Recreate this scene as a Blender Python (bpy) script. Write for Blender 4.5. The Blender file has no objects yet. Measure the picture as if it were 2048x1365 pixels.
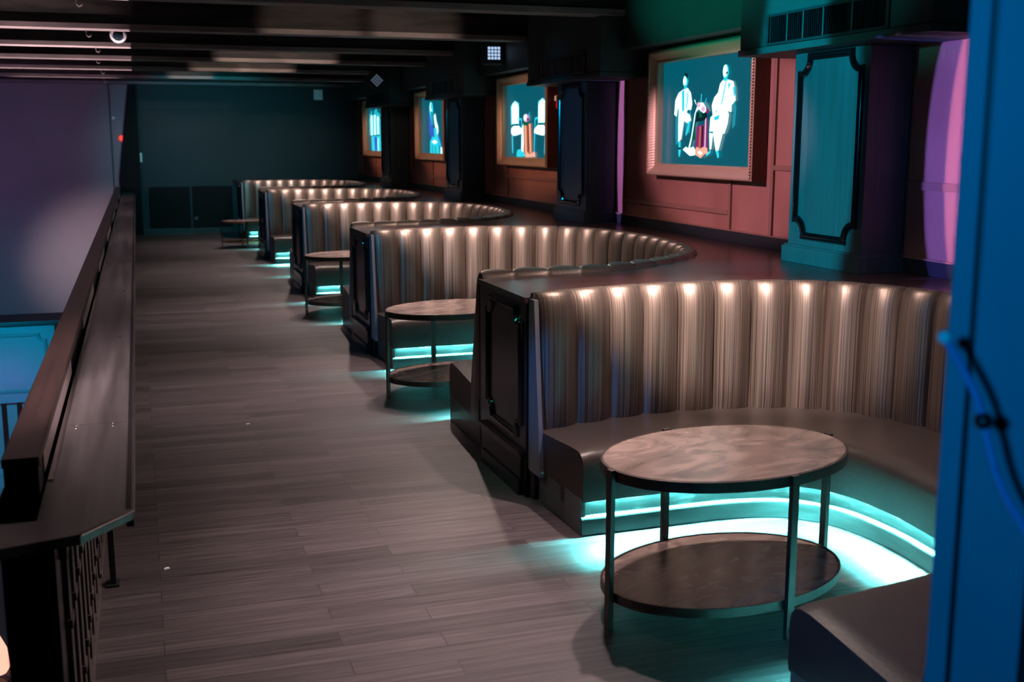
import bpy, bmesh, math, random
from mathutils import Vector, Matrix
random.seed(7)
PI = math.pi
sc = bpy.context.scene
COL = sc.collection

# ------------------------------------------------------------------ helpers
def obj(name, bm, mat=None, parent=None, smooth=False, mats=None):
    me = bpy.data.meshes.new(name)
    bmesh.ops.recalc_face_normals(bm, faces=bm.faces)
    bm.to_mesh(me); bm.free()
    for m in (mats or [mat]):
        me.materials.append(m)
    if smooth:
        for p in me.polygons: p.use_smooth = True
        try: me.set_sharp_from_angle(angle=math.radians(40))
        except Exception: pass
    o = bpy.data.objects.new(name, me); COL.objects.link(o)
    if parent is not None:
        o.parent = parent
        o.location = -Vector(parent.location) if parent.parent is None else Vector((0, 0, 0))
    return o

def tag(o, label, cat, group=None):
    o['label'] = label; o['category'] = cat
    if group: o['group'] = group
    return o

def thing(name, label, cat, loc=(0, 0, 0), group=None):
    o = bpy.data.objects.new(name, None); COL.objects.link(o)
    o.location = loc; o.empty_display_size = 0.1
    return tag(o, label, cat, group)

def struct(name, bm, m, parent=None, smooth=False, label=None):
    o = obj(name, bm, m, parent, smooth)
    o['kind'] = 'structure'
    if label: o['label'] = label
    return o

def copy_tree(o, off, parent=None):
    c = o.copy(); COL.objects.link(c)
    if parent is None: c.location = Vector(o.location) + Vector(off)
    else: c.parent = parent
    for ch in list(o.children): copy_tree(ch, off, c)
    return c

def box(bm, x0, x1, y0, y1, z0, z1, bev=0.0, mi=0):
    vs = [bm.verts.new((x, y, z)) for z in (z0, z1) for y in (y0, y1) for x in (x0, x1)]
    idx = [(0, 1, 3, 2), (4, 5, 7, 6), (0, 1, 5, 4), (2, 3, 7, 6), (0, 2, 6, 4), (1, 3, 7, 5)]
    fs = [bm.faces.new([vs[i] for i in f]) for f in idx]
    for f in fs: f.material_index = mi
    if bev > 0:
        bmesh.ops.recalc_face_normals(bm, faces=fs)
        es = list({e for f in fs for e in f.edges})
        bmesh.ops.bevel(bm, geom=es, offset=bev, segments=2, affect='EDGES', profile=0.6)
    return vs

def bbox(*a, bev=0.0):
    bm = bmesh.new(); box(bm, *a, bev=bev); return bm

def tube(bm, pts, r, seg=10, cap=True, closed=False):
    pts = [Vector(p) for p in pts]; n = len(pts); rings = []
    up = Vector((0, 0, 1))
    for i, p in enumerate(pts):
        if closed: t = pts[(i + 1) % n] - pts[i - 1]
        else: t = pts[min(i + 1, n - 1)] - pts[max(i - 1, 0)]
        t.normalize()
        a = t.cross(up if abs(t.z) < 0.95 else Vector((1, 0, 0))).normalized(); b = t.cross(a)
        rr = r[i] if isinstance(r, (list, tuple)) else r
        rings.append([bm.verts.new(p + a * rr * math.cos(2 * PI * k / seg) + b * rr * math.sin(2 * PI * k / seg)) for k in range(seg)])
    m = n if closed else n - 1
    for i in range(m):
        A, B = rings[i], rings[(i + 1) % n]
        for k in range(seg): bm.faces.new((A[k], A[(k + 1) % seg], B[(k + 1) % seg], B[k]))
    if cap and not closed:
        bm.faces.new(rings[0]); bm.faces.new(rings[-1])

def lathe(bm, prof, cen, axis='Z', seg=32):
    c = Vector(cen); rings = []
    for r, h in prof:
        ring = []
        for k in range(seg):
            a = 2 * PI * k / seg
            if axis == 'Z': v = Vector((r * math.cos(a), r * math.sin(a), h))
            elif axis == 'Y': v = Vector((r * math.cos(a), h, r * math.sin(a)))
            else: v = Vector((h, r * math.cos(a), r * math.sin(a)))
            ring.append(bm.verts.new(c + v))
        rings.append(ring)
    for A, B in zip(rings, rings[1:]):
        for k in range(seg): bm.faces.new((A[k], A[(k + 1) % seg], B[(k + 1) % seg], B[k]))
    bm.faces.new(rings[0]); bm.faces.new(rings[-1])

def prism(bm, pts, z0, z1, mi=0):
    a = [bm.verts.new((x, y, z0)) for x, y in pts]; b = [bm.verts.new((x, y, z1)) for x, y in pts]
    fs = [bm.faces.new(a), bm.faces.new(b)]
    n = len(pts)
    for i in range(n): fs.append(bm.faces.new((a[i], a[(i + 1) % n], b[(i + 1) % n], b[i])))
    for f in fs: f.material_index = mi
    return fs

def prismX(bm, pts, x0, x1, mi=0):      # pts are (y, z)
    a = [bm.verts.new((x0, y, z)) for y, z in pts]; b = [bm.verts.new((x1, y, z)) for y, z in pts]
    n = len(pts); fs = [bm.faces.new(a), bm.faces.new(b)]
    for i in range(n): fs.append(bm.faces.new((a[i], a[(i + 1) % n], b[(i + 1) % n], b[i])))
    for f in fs: f.material_index = mi

# ------------------------------------------------------------------ materials
def mat(name, base=(0.5, 0.5, 0.5), rough=0.5, metal=0.0, emit=None, es=1.0, spec=0.5):
    m = bpy.data.materials.new(name); m.use_nodes = True
    b = m.node_tree.nodes['Principled BSDF']
    b.inputs['Base Color'].default_value = (*base, 1)
    b.inputs['Roughness'].default_value = rough
    b.inputs['Metallic'].default_value = metal
    b.inputs['Specular IOR Level'].default_value = spec
    if emit:
        b.inputs['Emission Color'].default_value = (*emit, 1)
        b.inputs['Emission Strength'].default_value = es
    return m

def nd(m, t, **kw):
    n = m.node_tree.nodes.new(t)
    for k, v in kw.items():
        if k in n.inputs: n.inputs[k].default_value = v
        else: setattr(n, k, v)
    return n

def noise_mat(name, c1, c2, scale=(5, 5, 5), rough=(0.4, 0.6), metal=0.0, bump=0.0, coord='Object', detail=6, lo=0.35, hi=0.65, dist=0.0, spec=0.5):
    m = mat(name, c1, rough[0], metal, spec=spec); nt = m.node_tree; L = nt.links; b = nt.nodes['Principled BSDF']
    tc = nd(m, 'ShaderNodeTexCoord'); mp = nd(m, 'ShaderNodeMapping'); mp.inputs['Scale'].default_value = scale
    L.new(tc.outputs[coord], mp.inputs[0])
    n = nd(m, 'ShaderNodeTexNoise'); n.inputs['Scale'].default_value = 1.0; n.inputs['Detail'].default_value = detail; n.inputs['Distortion'].default_value = dist
    L.new(mp.outputs[0], n.inputs['Vector'])
    r = nd(m, 'ShaderNodeValToRGB'); r.color_ramp.elements[0].position = lo; r.color_ramp.elements[1].position = hi
    r.color_ramp.elements[0].color = (*c1, 1); r.color_ramp.elements[1].color = (*c2, 1)
    L.new(n.outputs['Fac'], r.inputs[0]); L.new(r.outputs[0], b.inputs['Base Color'])
    mr = nd(m, 'ShaderNodeMapRange'); mr.inputs['To Min'].default_value = rough[0]; mr.inputs['To Max'].default_value = rough[1]
    L.new(n.outputs['Fac'], mr.inputs['Value']); L.new(mr.outputs[0], b.inputs['Roughness'])
    if bump:
        bp = nd(m, 'ShaderNodeBump'); bp.inputs['Strength'].default_value = bump; bp.inputs['Distance'].default_value = 0.01
        L.new(n.outputs['Fac'], bp.inputs['Height']); L.new(bp.outputs[0], b.inputs['Normal'])
    return m

def plank_mat():
    m = mat('floor_planks', rough=0.4); nt = m.node_tree; L = nt.links; b = nt.nodes['Principled BSDF']
    tc = nd(m, 'ShaderNodeTexCoord')
    br = nd(m, 'ShaderNodeTexBrick')
    br.offset = 0.37; br.offset_frequency = 2
    br.inputs['Color1'].default_value = (0.0, 0.0, 0.0, 1); br.inputs['Color2'].default_value = (1, 1, 1, 1); br.inputs['Mortar'].default_value = (0, 0, 0, 1)
    br.inputs['Scale'].default_value = 1.0; br.inputs['Mortar Size'].default_value = 0.0025; br.inputs['Mortar Smooth'].default_value = 0.3
    br.inputs['Brick Width'].default_value = 1.22; br.inputs['Row Height'].default_value = 0.15; br.inputs['Bias'].default_value = 0.0
    L.new(tc.outputs['Object'], br.inputs['Vector'])
    # grain: noise stretched along the plank (X)
    sep = nd(m, 'ShaderNodeSeparateXYZ'); L.new(tc.outputs['Object'], sep.inputs[0])
    rowadd = nd(m, 'ShaderNodeMath', operation='MULTIPLY_ADD'); L.new(br.outputs['Color'], rowadd.inputs[0]); rowadd.inputs[1].default_value = 7.0
    L.new(sep.outputs['X'], rowadd.inputs[2])
    cmb = nd(m, 'ShaderNodeCombineXYZ'); L.new(rowadd.outputs[0], cmb.inputs['X']); L.new(sep.outputs['Y'], cmb.inputs['Y'])
    mp = nd(m, 'ShaderNodeMapping'); mp.inputs['Scale'].default_value = (1.6, 38, 1); L.new(cmb.outputs[0], mp.inputs[0])
    n = nd(m, 'ShaderNodeTexNoise'); n.inputs['Scale'].default_value = 1; n.inputs['Detail'].default_value = 7; n.inputs['Roughness'].default_value = 0.65; n.inputs['Distortion'].default_value = 0.6
    L.new(mp.outputs[0], n.inputs['Vector'])
    r = nd(m, 'ShaderNodeValToRGB'); e = r.color_ramp.elements
    e[0].position = 0.25; e[0].color = (0.018, 0.015, 0.016, 1); e[1].position = 0.75; e[1].color = (0.105, 0.088, 0.091, 1)
    L.new(n.outputs['Fac'], r.inputs[0])
    tone = nd(m, 'ShaderNodeMapRange'); tone.inputs['To Min'].default_value = 0.62; tone.inputs['To Max'].default_value = 1.25
    L.new(br.outputs['Color'], tone.inputs['Value'])
    mul = nd(m, 'ShaderNodeVectorMath', operation='SCALE'); L.new(r.outputs[0], mul.inputs[0]); L.new(tone.outputs[0], mul.inputs['Scale'])
    mx = nd(m, 'ShaderNodeMix', data_type='RGBA'); L.new(br.outputs['Fac'], mx.inputs['Factor']); L.new(mul.outputs[0], mx.inputs['A']); mx.inputs['B'].default_value = (0.02, 0.018, 0.018, 1)
    L.new(mx.outputs['Result'], b.inputs['Base Color'])
    rr = nd(m, 'ShaderNodeMapRange'); rr.inputs['To Min'].default_value = 0.52; rr.inputs['To Max'].default_value = 0.36
    L.new(n.outputs['Fac'], rr.inputs['Value']); L.new(rr.outputs[0], b.inputs['Roughness'])
    bp = nd(m, 'ShaderNodeBump'); bp.inputs['Strength'].default_value = 0.35; bp.inputs['Distance'].default_value = 0.004
    L.new(n.outputs['Fac'], bp.inputs['Height']); L.new(bp.outputs[0], b.inputs['Normal'])
    return m

def stripe_leather():
    m = mat('bronze_striped_vinyl', rough=0.4, metal=0.8); nt = m.node_tree; L = nt.links; b = nt.nodes['Principled BSDF']
    uv = nd(m, 'ShaderNodeUVMap'); mp = nd(m, 'ShaderNodeMapping'); mp.inputs['Scale'].default_value = (210, 0.55, 1)
    L.new(uv.outputs[0], mp.inputs[0])
    n = nd(m, 'ShaderNodeTexNoise'); n.inputs['Scale'].default_value = 1; n.inputs['Detail'].default_value = 3; n.inputs['Roughness'].default_value = 0.6
    L.new(mp.outputs[0], n.inputs['Vector'])
    r = nd(m, 'ShaderNodeValToRGB'); e = r.color_ramp.elements
    e[0].position = 0.34; e[0].color = (0.035, 0.026, 0.023, 1); e[1].position = 0.68; e[1].color = (0.31, 0.24, 0.205, 1)
    L.new(n.outputs['Fac'], r.inputs[0]); L.new(r.outputs[0], b.inputs['Base Color'])
    rr = nd(m, 'ShaderNodeMapRange'); rr.inputs['To Min'].default_value = 0.56; rr.inputs['To Max'].default_value = 0.38
    L.new(n.outputs['Fac'], rr.inputs['Value']); L.new(rr.outputs[0], b.inputs['Roughness'])
    bp = nd(m, 'ShaderNodeBump'); bp.inputs['Strength'].default_value = 0.12; bp.inputs['Distance'].default_value = 0.0015
    L.new(n.outputs['Fac'], bp.inputs['Height']); L.new(bp.outputs[0], b.inputs['Normal'])
    return m

def wave_mat(name, base, rough, metal, scale, axis, strength, dist=0.004):
    m = mat(name, base, rough, metal); nt = m.node_tree; L = nt.links; b = nt.nodes['Principled BSDF']
    tc = nd(m, 'ShaderNodeTexCoord'); w = nd(m, 'ShaderNodeTexWave'); w.bands_direction = axis
    w.inputs['Scale'].default_value = scale; L.new(tc.outputs['Object'], w.inputs['Vector'])
    bp = nd(m, 'ShaderNodeBump'); bp.inputs['Strength'].default_value = strength; bp.inputs['Distance'].default_value = dist
    L.new(w.outputs['Fac'], bp.inputs['Height']); L.new(bp.outputs[0], b.inputs['Normal'])
    return m

M = dict(
    floor=plank_mat(),
    leather=stripe_leather(),
    seat=noise_mat('dark_brown_vinyl', (0.030, 0.024, 0.022), (0.040, 0.031, 0.028), (60, 60, 60), (0.36, 0.46), bump=0.08, spec=0.28),
    piping=mat('dark_piping', (0.05, 0.04, 0.04), 0.4),
    panel=noise_mat('black_lacquered_wood', (0.004, 0.004, 0.006), (0.012, 0.011, 0.015), (40, 40, 2.5), (0.14, 0.24), bump=0.04, spec=0.3),
    endpanel=noise_mat('painted_end_board', (0.10, 0.10, 0.12), (0.14, 0.14, 0.16), (40, 40, 3), (0.35, 0.5)),
    mould=mat('gloss_black_moulding', (0.003, 0.003, 0.004), 0.12, spec=0.8),
    worktop=noise_mat('dark_cherry_top', (0.030, 0.016, 0.016), (0.045, 0.024, 0.022), (1.5, 30, 1), (0.2, 0.3), bump=0.02),
    kick=noise_mat('scuffed_toe_kick', (0.002, 0.003, 0.003), (0.035, 0.042, 0.042), (9, 9, 40), (0.3, 0.5), lo=0.55, hi=0.78, bump=0.05, detail=10),
    kickboard=noise_mat('toe_kick_skirting', (0.05, 0.06, 0.06), (0.085, 0.095, 0.095), (4, 4, 30), (0.25, 0.4)),
    skirt=noise_mat('toe_kick_skirting_board', (0.035, 0.045, 0.045), (0.06, 0.07, 0.07), (4, 4, 30), (0.25, 0.4)),
    led=mat('led_strip_glow', (0.1, 0.5, 0.5), 0.5, emit=(0.16, 1.0, 0.98), es=2300.0),
    tabletop=noise_mat('veined_stone_top', (0.085, 0.064, 0.057), (0.30, 0.22, 0.19), (1.7, 3.4, 2.0), (0.2, 0.34), lo=0.28, hi=0.76, dist=2.6, detail=10),
    steel=mat('dark_bronze_steel', (0.035, 0.026, 0.024), 0.38, 0.25),
    goldsteel=mat('gold_rim', (0.6, 0.33, 0.12), 0.3, 0.9),
    redwall=noise_mat('russet_wall_panel', (0.20, 0.080, 0.058), (0.27, 0.115, 0.085), (1.5, 1.5, 0.8), (0.45, 0.6), bump=0.03),
    batten=mat('russet_batten', (0.20, 0.095, 0.07), 0.35),
    dark=mat('black_paint', (0.010, 0.011, 0.013), 0.45),
    black=mat('dead_black', (0.002, 0.002, 0.0025), 0.7, spec=0.2),
    baseb=mat('black_skirting', (0.012, 0.015, 0.018), 0.35),
    pillar=noise_mat('satin_dark_teal_paint', (0.016, 0.034, 0.040), (0.024, 0.048, 0.055), (30, 30, 1.2), (0.35, 0.5)),
    bulk=noise_mat('dark_bulkhead_paint', (0.012, 0.026, 0.026), (0.018, 0.034, 0.034), (3, 3, 3), (0.5, 0.7)),
    frame=wave_mat('ribbed_bronze_frame', (0.64, 0.45, 0.30), 0.36, 0.55, 22, 'DIAGONAL', 0.5, 0.003),
    frameside=mat('frame_edge_wood', (0.13, 0.05, 0.025), 0.4),
    ceil=mat('black_ceiling', (0.012, 0.011, 0.013), 0.8),
    beamweb=noise_mat('rough_dark_beam', (0.005, 0.004, 0.004), (0.034, 0.027, 0.024), (1.3, 6, 9), (0.6, 0.9), lo=0.42, hi=0.6, bump=0.2, detail=10),
    beamchord=noise_mat('bare_beam_edge', (0.15, 0.12, 0.12), (0.24, 0.20, 0.19), (2, 9, 9), (0.5, 0.8), bump=0.1),
    backwall=noise_mat('dark_back_wall', (0.005, 0.017, 0.021), (0.008, 0.023, 0.028), (0.6, 0.6, 0.6), (0.6, 0.8)),
    voidwall=noise_mat('grey_hall_wall', (0.20, 0.19, 0.20), (0.24, 0.23, 0.24), (0.7, 0.7, 0.7), (0.5, 0.65)),
    shelf=noise_mat('smoked_shelf_top', (0.13, 0.12, 0.125), (0.26, 0.245, 0.25), (14, 0.7, 1), (0.28, 0.42), metal=0.4),
    streak_metal=mat('pale_streak_metal', (0.75, 0.62, 0.62), 0.3, 0.7),
    cap=noise_mat('dark_brown_rail_cap', (0.045, 0.026, 0.022), (0.075, 0.042, 0.036), (25, 1.2, 1), (0.3, 0.42)),
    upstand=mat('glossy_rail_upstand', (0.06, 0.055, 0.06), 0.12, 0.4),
    slat=noise_mat('dark_slat_wood', (0.05, 0.038, 0.038), (0.09, 0.07, 0.07), (20, 20, 1.5), (0.4, 0.6)),
    white=mat('white_plastic', (0.75, 0.78, 0.8), 0.4),
    chrome=mat('screw_chrome', (0.7, 0.66, 0.64), 0.25, 1.0),
    glassdome=mat('dark_glass_dome', (0.01, 0.02, 0.03), 0.05),
    bluepost=noise_mat('painted_metal_post', (0.10, 0.20, 0.27), (0.13, 0.25, 0.33), (4, 4, 1.5), (0.4, 0.55)),
    cord=mat('blue_cord', (0.10, 0.28, 0.60), 0.45),
    barblue=noise_mat('bar_front_paint', (0.13, 0.20, 0.23), (0.16, 0.24, 0.27), (1, 1, 1), (0.3, 0.4)),
    grille=wave_mat('slotted_grille', (0.02, 0.02, 0.022), 0.5, 0.3, 14, 'Y', 1.0, 0.02),
)

# ------------------------------------------------------------------ room shell
YB = 29.0          # back wall
CEIL = 4.10
P5 = 5.106         # booth pitch
PW = 5.369         # pillar pitch
Z_TOP = 1.29       # worktop behind the booths
XW = 5.355         # right wall face

struct('floor', bbox(-0.50, 6.0, -4.0, YB, -0.30, 0.0), M['floor'])
struct('floor_lower', bbox(-12.0, 6.0, -4.0, YB, -3.5, -3.3), M['voidwall'])
struct('ceiling', bbox(-12.0, 6.0, -4.0, YB + .3, CEIL, CEIL + 0.2), M['ceil'])
struct('wall_back', bbox(-0.02, 6.0, YB, YB + 0.3, -3.3, CEIL), M['backwall'])
struct('wall_back_hall', bbox(-12.0, -0.02, YB, YB + 0.3, -3.3, CEIL), M['voidwall'])
struct('wall_left', bbox(-12.3, -12.0, -4.0, YB + .3, -3.5, CEIL), M['voidwall'])
struct('wall_front', bbox(-12.3, 6.3, -4.3, -4.0, -3.5, CEIL + .2), M['dark'])
struct('wall_right', bbox(XW, XW + 0.3, -4.0, YB, 0.0, CEIL), M['redwall'])
bm = bmesh.new(); box(bm, XW - 0.02, XW, -4.0, YB, Z_TOP, 1.405, bev=0.004)
struct('baseboard_right', bm, M['baseb'])
bm = bmesh.new(); box(bm, 0.0, 5.3, YB - .02, YB, 0, 0.12, bev=0.004)
struct('baseboard_back', bm, M['baseb'])

# seams on the hall's end wall
TR = [0]
def trim(bm, m, smooth=False):
    TR[0] += 1
    return struct('trim_%d' % TR[0], bm, m, None, smooth)
trim(bbox(-0.56, -0.525, YB - .03, YB, -3.3, CEIL), M['dark'])
trim(bbox(-12.0, -0.56, YB - .014, YB, 1.165, 1.18), M['voidwall'])
# dark tapered fin that closes the corridor at the balcony end
bm = bmesh.new()
a = [(-.03, CEIL), (0.07, CEIL), (0.07, 0.0), (-0.42, 0.0), (-0.42, 1.32)]
vs0 = [bm.verts.new((x, YB - .16, z)) for x, z in a]; vs1 = [bm.verts.new((x, YB - .01, z)) for x, z in a]
bm.faces.new(vs0); bm.faces.new(vs1)
for i in range(5): bm.faces.new((vs0[i], vs0[(i + 1) % 5], vs1[(i + 1) % 5], vs1[i]))
trim(bm, M['black'])
# lower part of the back wall: ledge line where the paint changes plane
trim(bbox(0.07, 6.0, YB - .05, YB, 2.98, CEIL), M['backwall'])

# ceiling beams
for yf in (3.0, 5.8, 8.8, 11.69, 14.97, 17.69, 20.37, 23.19, 26.19, 28.89):
    bm = bmesh.new()
    box(bm, -12, 6.0, yf - .24, yf - .04, 3.61, CEIL, mi=0)
    box(bm, -12, 6.0, yf - .28, yf, 3.55, 3.615, bev=0.006, mi=1)
    for f in bm.faces:
        if f.calc_center_median().z < 3.612 and all(v.co.z < 3.62 for v in f.verts): f.material_index = 1
    TR[0] += 1
    o = obj('trim_%d' % TR[0], bm, mats=[M['beamweb'], M['beamchord']]); o['kind'] = 'structure'

# battens on the right wall
def batten_v(y, z0, z1, w=0.045):
    trim(bbox(XW - .022, XW, y - w / 2, y + w / 2, z0, z1, bev=0.004), M['batten'])
def batten_h(y0, y1, z, w=0.045):
    trim(bbox(XW - .020, XW, y0, y1, z - w / 2, z + w / 2, bev=0.004), M['batten'])
Z0, Z1 = 1.405, 3.2
batten_v(7.155, Z0, Z1, .07); batten_h(1.9, 7.12, 1.925, .06)
batten_v(12.15, Z0, Z1, .05); batten_v(9.66, Z0, 1.90); batten_h(9.69, 12.12, 1.57)
batten_v(8.91, Z0, Z1, .05); batten_h(8.0, 8.885, 2.01)
batten_v(17.95, Z0, Z1); batten_v(17.25, Z0, Z1); batten_h(17.28, 17.92, 2.315); batten_h(16.7, 17.92, 2.745)
batten_v(16.54, Z0, 1.90); batten_h(13.5, 16.51, 1.715); batten_v(14.05, Z0, Z1)
batten_v(23.60, Z0, Z1); batten_v(22.77, Z0, Z1); batten_h(22.8, 23.57, 1.99); batten_h(22.8, 23.57, 1.66)
batten_v(21.15, Z0, 1.88); batten_h(18.9, 21.12, 1.57); batten_v(19.4, Z0, Z1)
batten_v(28.3, Z0, Z1); batten_h(24.4, 28.27, 1.62); batten_v(26.6, Z0, 1.88)
trim(bbox(XW - .03, XW, -4, YB, 1.400, 1.412), M['batten'])

# bulkhead above the right wall
bm = bmesh.new(); box(bm, 5.0, XW, -4.0, YB, 3.205, CEIL, bev=0.01)
trim(bm, M['bulk'])

# ------------------------------------------------------------------ pillars and vent boxes
def notched(y0, y1, z0, z1, r, n=7):
    """rectangle with a concave quarter-circle bitten out of each corner (with small shoulders)"""
    s = 0.012; P = []
    for (cy, cz, a0) in ((y0, z0, 0), (y1, z0, 90), (y1, z1, 180), (y0, z1, 270)):
        # arcs centred on the corner, run from next edge to this edge
        arc = []
        for i in range(n + 1):
            a = math.radians(a0 + 90 * (1 - i / n)) if True else 0
            arc.append((cy + r * math.cos(a), cz + r * math.sin(a)))
        d0 = {0: (-s, 0), 90: (0, -s), 180: (s, 0), 270: (0, s)}[a0]
        first = arc[0]; last = arc[-1]
        P.append((first[0] + (d0[0]), first[1] + d0[1])); P += arc
        d1 = {0: (0, -s), 90: (s, 0), 180: (0, s), 270: (-s, 0)}[a0]
        P.append((last[0] + d1[0], last[1] + d1[1]))
    return P

def moulding(bm, path, x, w=0.05, h=0.022, sgn=-1):
    """sweep a three-ridged section round a closed (y,z) path on the plane x"""
    n = len(path); pts = [Vector(p) for p in path]
    prof = [(-.5, 0), (-.5, .45), (-.36, .8), (-.22, .55), (-.1, .95), (.06, 1.0), (.18, .6), (.32, .8), (.5, .4), (.5, 0)]
    rings = []
    for i in range(n):
        t0 = (pts[i] - pts[i - 1]).normalized(); t1 = (pts[(i + 1) % n] - pts[i]).normalized()
        n0 = Vector((-t0.y, t0.x)); n1 = Vector((-t1.y, t1.x)); nn = n0 + n1
        if nn.length < 0.2: nn = n0
        nn.normalize(); k = 1 / max(0.55, nn.dot(n0))
        rings.append([bm.verts.new((x + sgn * h * hh, pts[i].x + nn.x * w * a * k, pts[i].y + nn.y * w * a * k)) for a, hh in prof])
    m = len(prof)
    for i in range(n):
        A, B = rings[i], rings[(i + 1) % n]
        for k in range(m - 1): bm.faces.new((A[k], A[k + 1], B[k + 1], B[k]))

PILLAR_LABELS = [
    'pillar nearest the camera, washed in teal light, with notched glossy moulding',
    'dark pillar between the picture of two seated men and the picture of two chairs',
    'dark pillar between the picture of two chairs and the picture of a standing woman',
    'dark pillar just right of the farthest picture, the one of a group',
]
pil = thing('wall_pillar', PILLAR_LABELS[0], 'pillar', (4.97, 7.53, Z_TOP), 'panelled pillars along the right wall')
obj('shaft', bbox(4.97, XW - .021, 7.035, 8.01, Z_TOP, 2.918, bev=0.006), M['pillar'], pil)
bm = bmesh.new()
box(bm, 4.935, XW - .021, 7.01, 8.05, Z_TOP + .0, Z_TOP + .125, bev=0.004)
box(bm, 4.948, XW - .021, 7.02, 8.035, Z_TOP + .12, Z_TOP + .14, bev=0.004)
obj('plinth', bm, M['pillar'], pil)
bm = bmesh.new(); moulding(bm, notched(7.13, 7.90, 1.52, 2.87, 0.115), 4.97, 0.058, 0.028)
obj('moulding', bm, M['mould'], pil, smooth=True)
for k in (1, 2, 3):
    c = copy_tree(pil, (0, PW * k, 0)); c['label'] = PILLAR_LABELS[k]

VENT_LABELS = [
    'teal-lit boxed duct with a long slotted grille above the nearest pillar',
    'dark boxed duct with grille above the pillar beside the picture of two chairs',
    'dark boxed duct above the pillar beside the picture of a standing woman',
    'dark boxed duct partly covering the top of the farthest picture',
]
vb = thing('duct_box', VENT_LABELS[0], 'duct', (4.75, 7.3, 2.92), 'boxed ducts above the pillars')
bm = bmesh.new(); box(bm, 4.75, XW - .001, 6.11, 8.50, 2.975, CEIL - .001, bev=0.006)
obj('casing', bm, M['bulk'], vb)
bm = bmesh.new(); box(bm, 4.735, XW - .002, 6.10, 8.51, 2.92, 2.972, bev=0.006)
obj('bottom_lip', bm, M['bulk'], vb)
bm = bmesh.new()
y0, y1, z0, z1 = 6.56, 8.04, 2.995, 3.19
for (a, b, c, d) in ((y0 - .03, y1 + .03, z0 - .02, z0), (y0 - .03, y1 + .03, z1, z1 + .02), (y0 - .03, y0, z0, z1), (y1, y1 + .03, z0, z1)):
    box(bm, 4.732, 4.75, a, b, c, d, bev=0.002)
gf = obj('grille', bm, M['dark'], vb)
bm = bmesh.new(); y = y0 + .012
while y < y1 - .01:
    box(bm, 4.737, 4.749, y, y + .009, z0, z1); y += .027
obj('slats', bm, M['panel'], vb)
for y in (y0 + .37, y0 + .72, y0 + .98, y0 + 1.2):
    obj('divider_bar', bbox(4.733, 4.7365, y, y + .018, z0, z1), M['bulk'], gf)
for k in (1, 2, 3):
    c = copy_tree(vb, (0, PW * k - (.0 if k == 1 else 0), 0)); c['label'] = VENT_LABELS[k]

# ------------------------------------------------------------------ booth plan (k = 0)
def catmull(P, step=0.02):
    P = [Vector(p) for p in P]; out = []
    Q = [P[0] * 2 - P[1]] + P + [P[-1] * 2 - P[-2]]
    for i in range(1, len(Q) - 2):
        p0, p1, p2, p3 = Q[i - 1:i + 3]; n = max(2, int((p2 - p1).length / step))
        for k in range(n):
            t = k / n
            out.append(0.5 * ((2 * p1) + (-p0 + p2) * t + (2 * p0 - 5 * p1 + 4 * p2 - p3) * t * t + (-p0 + 3 * p1 - 3 * p2 + p3) * t ** 3))
    out.append(P[-1]); return out
def resample(C, n):
    L = [0]
    for a, b in zip(C, C[1:]): L.append(L[-1] + (b - a).length)
    out = []; j = 0
    for i in range(n + 1):
        s = L[-1] * i / n
        while j < len(L) - 2 and L[j + 1] < s: j += 1
        t = (s - L[j]) / max(1e-9, L[j + 1] - L[j]); out.append(C[j].lerp(C[j + 1], t))
    return out, L[-1]
def normals(C):   # to the left of travel
    N = []
    for i in range(len(C)):
        t = (C[min(i + 1, len(C) - 1)] - C[max(i - 1, 0)]).normalized(); N.append(Vector((-t.y, t.x)))
    return N
# outline of the backs
OUT = [(2.27, 2.49), (2.65, 2.575), (3.2, 2.62), (3.65, 2.80), (4.1, 3.10), (4.45, 3.48), (4.68, 4.05), (4.79, 4.75), (4.78, 5.4), (4.67, 5.97), (4.44, 6.37), (4.12, 6.60), (3.6, 6.735), (3.0, 6.735), (2.27, 6.57)]
FRO = [(2.32, 3.61), (2.65, 3.66), (3.04, 3.73), (3.34, 3.83), (3.62, 4.02), (3.79, 4.34), (3.845, 4.75), (3.86, 5.1), (3.80, 5.46), (3.60, 5.70), (3.30, 5.785), (2.9, 5.79), (2.32, 5.78)]
OC = catmull(OUT); FC = catmull(FRO)
NCH = 29; SUB = 14
O_, LO = resample(OC, NCH * SUB); ON = normals(O_)      # left of travel = towards the table
F_, LF = resample(FC, 160); FN = normals(F_)

def sweep(bm, C, N, prof, caps=True, closed_prof=False):
    rings = [[bm.verts.new((c.x + n.x * d, c.y + n.y * d, z)) for d, z in prof] for c, n in zip(C, N)]
    m = len(prof) if closed_prof else len(prof) - 1
    for A, B in zip(rings, rings[1:]):
        for k in range(m): bm.faces.new((A[k], A[(k + 1) % len(prof)], B[(k + 1) % len(prof)], B[k]))
    if caps: bm.faces.new(rings[0]); bm.faces.new(rings[-1])

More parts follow.
